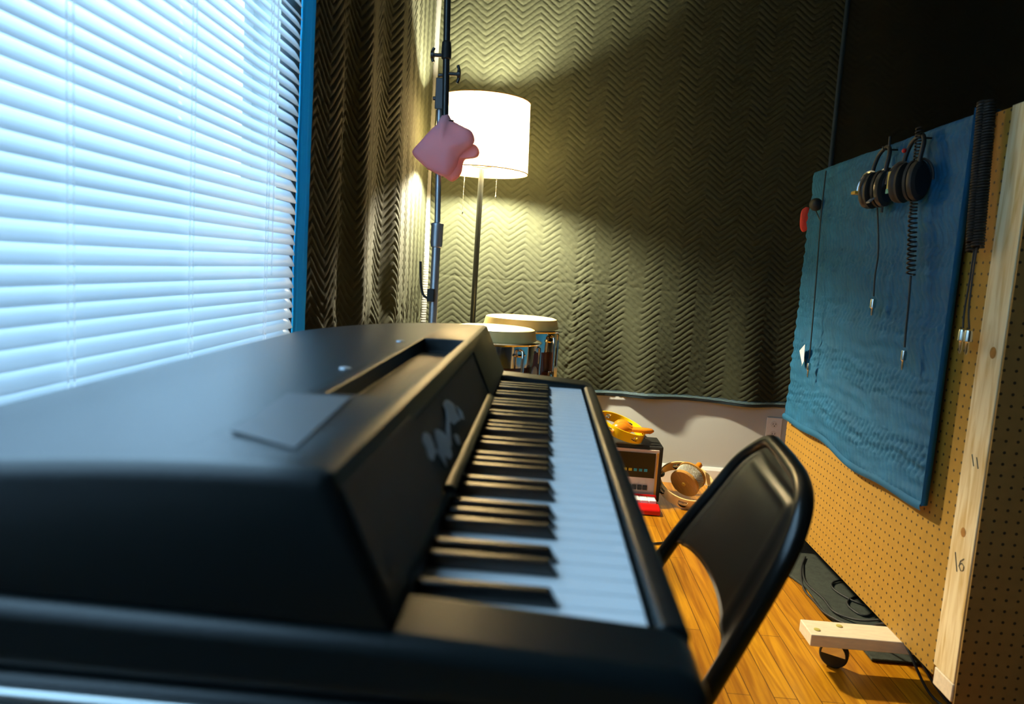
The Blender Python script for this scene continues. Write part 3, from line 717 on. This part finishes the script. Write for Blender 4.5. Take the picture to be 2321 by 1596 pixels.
def helix(p0, p1, r, turns, wr, n=14):
    p0, p1 = Vector(p0), Vector(p1); d, u, w = frame(p1-p0); L = (p1-p0).length
    return MB().tube([p0 + d*(L*i/(turns*n)) + (u*math.cos(2*PI*i/n)+w*math.sin(2*PI*i/n))*r for i in range(turns*n+1)], wr, 6)
cc = thing('coiled_cable', (.92, 1.92, .82), 'coiled black headphone cable with brass jack hanging down the blue quilt', 'cable')
helix((.922, 1.958, 1.42), (.922, 1.935, 1.20), .008, 26, .0022).build('coil', 'rubber', cc, smooth=.9)
helix((.922, 1.935, 1.20), (.925, 1.912, 1.045), .0095, 13, .0024).build('stretched_coil', 'rubber', cc, smooth=.9)
MB().tube(spline([(.925, 1.912, 1.045), (.925, 1.905, .98), (.925, 1.900, .90), (.925, 1.896, .862)], 6), .0026, 6).build('cord', 'rubber', cc, smooth=.9)
plug(cc, (.925, 1.895, .842), .0045, .022)
tcb = thing('thin_cable', (.93, 2.56, .68), 'thin black cable with small jack hanging at the far edge of the blue quilt', 'cable')
MB().tube(spline([(.935, 2.615, 1.40), (.93, 2.60, 1.25), (.93, 2.58, 1.05), (.93, 2.566, .90), (.93, 2.555, .75)], 6), .0022, 6).build('cord', 'rubber', tcb, smooth=.9)
plug(tcb, (.93, 2.553, .725), .0045, .022)
cb2 = thing('cable_bundle', (.94, 1.68, .90), 'thick bundle of coiled black cable with two jacks hanging beside the pine upright', 'cable')
for k, (dy, r) in enumerate(((.010, .011), (-.010, .011), (0.0, .009))):
    helix((.945-.010*(k == 2), 1.712+dy, 1.43), (.945-.010*(k == 2), 1.682+dy, 1.10+.01*k), r, 50, .0030, 10).build('coil', 'rubber', cb2, smooth=.9)
for (a, b) in ((1.684, 1.676), (1.675, 1.652)):
    MB().tube(spline([(.945, a, 1.11), (.942, a-.004, 1.04), (.94, (a+b)/2, .97), (.94, b, .93)], 6), .0022, 6).build('cord', 'rubber', cb2, smooth=.9)
    plug(cb2, (.94, b, .915), .0055, .026)
eb = thing('foam_windscreen', (.945, 2.69, 1.29), 'small round black foam windscreen clipped at the far edge of the partition', 'windscreen')
MB().ball((.940, 2.69, 1.292), .023, (1, 1, 1), 18).build('foam_ball', 'rubber', eb, smooth=2)
MB().tube([(.945, 2.70, 1.272), (.95, 2.675, 1.245), (.95, 2.66, 1.235)], .002, 6).build('clip', 'darkmetal', eb, smooth=.9)
rc = puffy([(.965, 1.30), (.950, 1.285), (.948, 1.25), (.952, 1.22), (.965, 1.205), (.982, 1.22), (.985, 1.26), (.978, 1.295)], (.966, 1.255), .010, 2.865, 'redcloth', 'red_rag', wr=.006)
tag(rc, 'small red rag hanging at the far edge of the partition below its top', 'cloth')
tg = MB(); tg.add([(.944, 2.70, .765), (.934, 2.625, .795), (.938, 2.628, .735), (.938, 2.645, .715), (.946, 2.665, .72)], [(0, 1, 2, 3, 4)])
tag(tg.build('paper_tag', 'paper', None, solid=.0006), 'small white paper tag stuck to the far edge of the blue quilt', 'tag')

# ------------------------------------------------------------------ floor under the partition
fm = MB().prism([(.905, 2.47), (.935, 2.36), (.93, 2.18), (.955, 1.985), (.955, 1.915), (1.50, 1.915), (1.50, 2.95), (1.02, 2.95), (.93, 2.60)], 'z', .001, .010)
tag(fm.build('floor_mat', 'mat', None, bevel=.003), 'dark green-grey mat lying on the floor under the partition', 'mat')
def cable(name, pts, r, label):
    tag(MB().tube(spline(pts, 8), r, 8).build(name, 'rubber', None, smooth=.9), label, 'cable')
cable('power_cable', [(1.02, 2.62, .015), (.965, 2.50, .014), (.925, 2.36, .006), (.925, 2.26, .006), (.925, 2.15, .015), (.97, 2.05, .03), (.985, 1.93, .105), (.990, 1.87, .1115), (.985, 1.80, .10), (1.03, 1.74, .01), (1.10, 1.66, .006)], .0036,
      'black cable running along the mat edge and over the wooden foot')
cable('power_cable', [(.99, 2.56, .014), (.945, 2.40, .012), (.955, 2.27, .014), (.955, 2.17, .016), (1.00, 2.10, .03), (1.03, 1.95, .11), (1.01, 1.86, .1115), (1.00, 1.79, .10), (1.06, 1.72, .01), (1.16, 1.66, .006)], .0036,
      'black cable crossing the wooden foot just right of the other one')
cable('looped_cable', [(1.18, 2.20, .014), (1.06, 2.26, .014), (1.02, 2.36, .014), (1.06, 2.42, .016), (1.15, 2.42, .018), (1.16, 2.30, .022), (1.05, 2.17, .014), (1.02, 2.24, .014), (1.08, 2.31, .014), (1.20, 2.33, .014)], .0036,
      'black cable coiled in loops on the mat under the partition')
cable('pedal_cable', [(.05, 2.50, .005), (.30, 2.60, .005), (.43, 2.64, .005), (.55, 2.70, .005), (.62, 2.80, .005)], .004, 'thin black cable on the floor between the piano and the toy keyboard')

# ------------------------------------------------------------------ rhythm box, toy keyboard, percussion by the back wall
rb = thing('rhythm_box', (.39, 3.24, 0), 'black boxy rhythm machine with cream face standing on the floor by the back wall', 'rhythm machine')
MB().box(.215, .567, 3.155, 3.34, .008, .260).build('case', 'tolex', rb, bevel=.008, seg=3)
MB().box(.225, .549, 3.147, 3.156, .020, .243).build('face_panel', 'panelcream', rb, bevel=.001)
MB().box(.238, .534, 3.144, 3.148, .118, .229).build('display', 'glassblack', rb)
MB().box(.5385, .547, 3.1445, 3.1475, .022, .232).build('trim_strip', 'panelgold', rb)
for k in range(8):
    MB().box(.330+.0225*k, .330+.0225*k+.0145, 3.140, 3.1445, .146, .158).build('selector_tab', 'yellowlamp' if k < 5 else 'cyantab', rb, bevel=.001)
for k in range(9):
    MB().box(.300+.0235*k, .300+.0235*k+.0185, 3.138, 3.1475, .064, .084).build('push_button', 'blackmatte', rb, bevel=.001)
MB().box(.30, .46, 3.1455, 3.1475, .042, .046).build('slot_line', 'greypatch', rb)
for x in (.24, .54): MB().lathe([(.01, 0), (.012, .008)], (x, 3.20, 0), n=12).build('rubber_foot', 'rubber', rb)
tk = thing('toy_keyboard', (.41, 3.03, 0), 'small red toy keyboard with white keys on the floor before the rhythm machine', 'toy')
MB().prism([(2.985, 0.004), (2.985, .022), (2.995, .030), (3.045, .036), (3.05, .030), (3.118, .034), (3.122, .050), (3.128, .050), (3.128, .004)], 'x', .255, .547).build('body', 'red', tk, bevel=.003, seg=2)
for k in range(8):
    MB().box(.268+.0345*k-.004, .268+.0345*k+.0285, 3.052, 3.112, .031, .0455).build('key', 'creamp' if False else 'white_plastic', tk, bevel=.002)
def jingle(parent, c, ax, r=.014):
    c = Vector(c); ax = Vector(ax).normalized(); j = MB()
    for s in (-.0035, .0035): j.lathe([(.001, s-.001), (r*.5, s+.0012), (r, s-.0008), (r*.99, s-.0014), (r*.5, s), (.001, s-.0016)], c, ax, 18)
    j.tube([c-ax*.012, c+ax*.012], .0012, 6); return j.build('jingle', 'chrome', parent, smooth=.9)
def tambourine(name, c, nrm, u0, R, h, m, label, nj, gap=None):
    c = Vector(c); nrm = Vector(nrm).normalized(); u = Vector(u0); u = (u-nrm*u.dot(nrm)).normalized(); w = nrm.cross(u)
    t = thing(name, c, label, 'tambourine')
    n = 96; ring = MB(); P = lambda r, a, z: c + (u*math.cos(a)+w*math.sin(a))*r + nrm*z
    T = .006; slots = [2*PI*k/nj for k in range(nj)]
    vs = []; fs = []
    hs = (-h/2, -h*.22, h*.22, h/2)
    for i in range(n):
        a = 2*PI*i/n
        for r in (R-T, R):
            for z in hs: vs.append(P(r, a, z))
    def slot(i):
        a = 2*PI*(i+.5)/n
        return any(abs((a-s+PI) % (2*PI)-PI) < .16 for s in slots)
    for i in range(n):
        j = (i+1) % n; o, q = i*8, j*8
        for k in range(3):
            if k == 1 and slot(i): continue
            fs += [(o+k, q+k, q+k+1, o+k+1), (o+4+k, o+5+k, q+5+k, q+4+k)]
        fs += [(o, o+4, q+4, q), (o+3, q+3, q+7, o+7)]
        if slot(i): fs += [(o+1, q+1, q+5, o+5), (o+2, o+6, q+6, q+2)]
        for s_ in ((i, o, slot(i-1 if i else n-1) != slot(i)),):
            if s_[2]: fs.append((o+1, o+2, o+6, o+5))
    ring.add(vs, fs); ring.build('frame', m, t, smooth=.7)
    for s in slots: jingle(t, P(R-T/2, s, 0), nrm, h*.42)
    return t, P
yt, _ = tambourine('tambourine', (.378, 3.215, .322), (.31, -.12, .94), (1, 0, 0), .112, .042, 'yellowp', 'yellow tambourine lying tilted on top of the rhythm machine with maracas inside', 6)
def maraca(c, d, label, r=.034):
    c = Vector(c); d = Vector(d).normalized()
    t = thing('maraca', c, label, 'maraca', 'maracas lying in the yellow tambourine')
    MB().lathe([(.001, -r*1.2), (r*.5, -r*1.08), (r*.86, -r*.65), (r, 0), (r*.88, r*.6), (r*.5, r*1.15), (.010, r*1.5), (.008, r*1.6)], c, d, 28, caps=False).build('head', 'maraca', t, smooth=1)
    MB().lathe([(.008, r*1.45), (.0085, r*2.0), (.0125, r*3.1), (.0135, r*3.6), (.011, r*4.2), (.004, r*4.5), (.001, r*4.52)], c, d, 18, caps=False).build('handle', 'maraca', t, smooth=1)
maraca((.368, 3.16, .322), (.95, .10, .0), 'orange wooden maraca lying uppermost in the yellow tambourine, handle to the right')
maraca((.385, 3.235, .322), (.95, -.13, -.085), 'orange wooden maraca lying just behind and below the other in the yellow tambourine', .031)
ct, _ = tambourine('tambourine', (.690, 3.220, .080), (.08, -.46, .88), (1, 0, 0), .125, .050, 'creamp', 'cream crescent tambourine leaning on the floor around the beaded shaker', 7)
MB().lathe([(.011, 0), (.011, .001), (.001, .001)], (.672, 3.1265, .022), (-.22, -.97, .0), 20).build('emblem', 'greypatch', ct)['label'] = 'round dark printed emblem'
cs = thing('beaded_shaker', (.70, 3.20, .09), 'wooden shaker drum wrapped in steel beads, lying inside the cream tambourine', 'shaker')
ca = Vector((.52, .62, .38)).normalized(); c0 = Vector((.672, 3.165, .100))
MB().lathe([(.001, -.004), (.064, -.004), (.068, 0), (.068, .008), (.060, .009)], c0, ca, 48).build('end_disc', 'lightwood', cs, smooth=.6)
MB().lathe([(.060, .009), (.0615, .012), (.0615, .058), (.060, .062)], c0, ca, 64, caps=False).build('drum_core', 'rubber', cs, smooth=.9)
bd_ = MB(); _, bu, bw = frame(ca)
for i in range(9):
    for k in range(54):
        t_ = 2*PI*(k+.5*(i % 2))/54; bd_.ball(c0+ca*(.0135+.0054*i)+(bu*math.cos(t_)+bw*math.sin(t_))*.0625, .0026, n=8)
bd_.build('bead_wrap', 'beads', cs, smooth=2)
MB().lathe([(.060, .062), (.068, .063), (.068, .070), (.001, .071)], c0, ca, 48, caps=False).build('end_disc', 'lightwood', cs, smooth=.6)
MB().lathe([(.011, .070), (.010, .09), (.014, .115), (.014, .140), (.006, .150), (.001, .151)], c0+Vector((.0, 0, .006)), ca, 18).build('handle', 'maraca', cs, smooth=.8)
MB().lathe([(.010, -.0055), (.010, -.008), (.001, -.0085)], c0, ca, 6).build('centre_bolt', 'gold', cs)

# wall outlet
ol = thing('wall_outlet', (1.152, BY, .30), 'white electrical outlet on the back wall below the charcoal blanket', 'outlet')
MB().box(1.115, 1.189, BY-.006, BY-.0003, .243, .359).build('cover_plate', 'white_plastic', ol, bevel=.002)
for z in (.277, .325):
    MB().lathe([(.0165, 0), (.0165, .002), (.001, .0021)], (1.152, BY-.006, z), (0, -1, 0), 24).build('socket', 'trim', ol)
    s_ = MB(); s_.box(1.1445, 1.1465, BY-.0088, BY-.0075, z-.001, z+.008); s_.box(1.1575, 1.1595, BY-.0088, BY-.0075, z-.001, z+.008); s_.box(1.150, 1.154, BY-.0088, BY-.0075, z-.009, z-.004)
    s_.build('slots', 'blackmatte', ol)
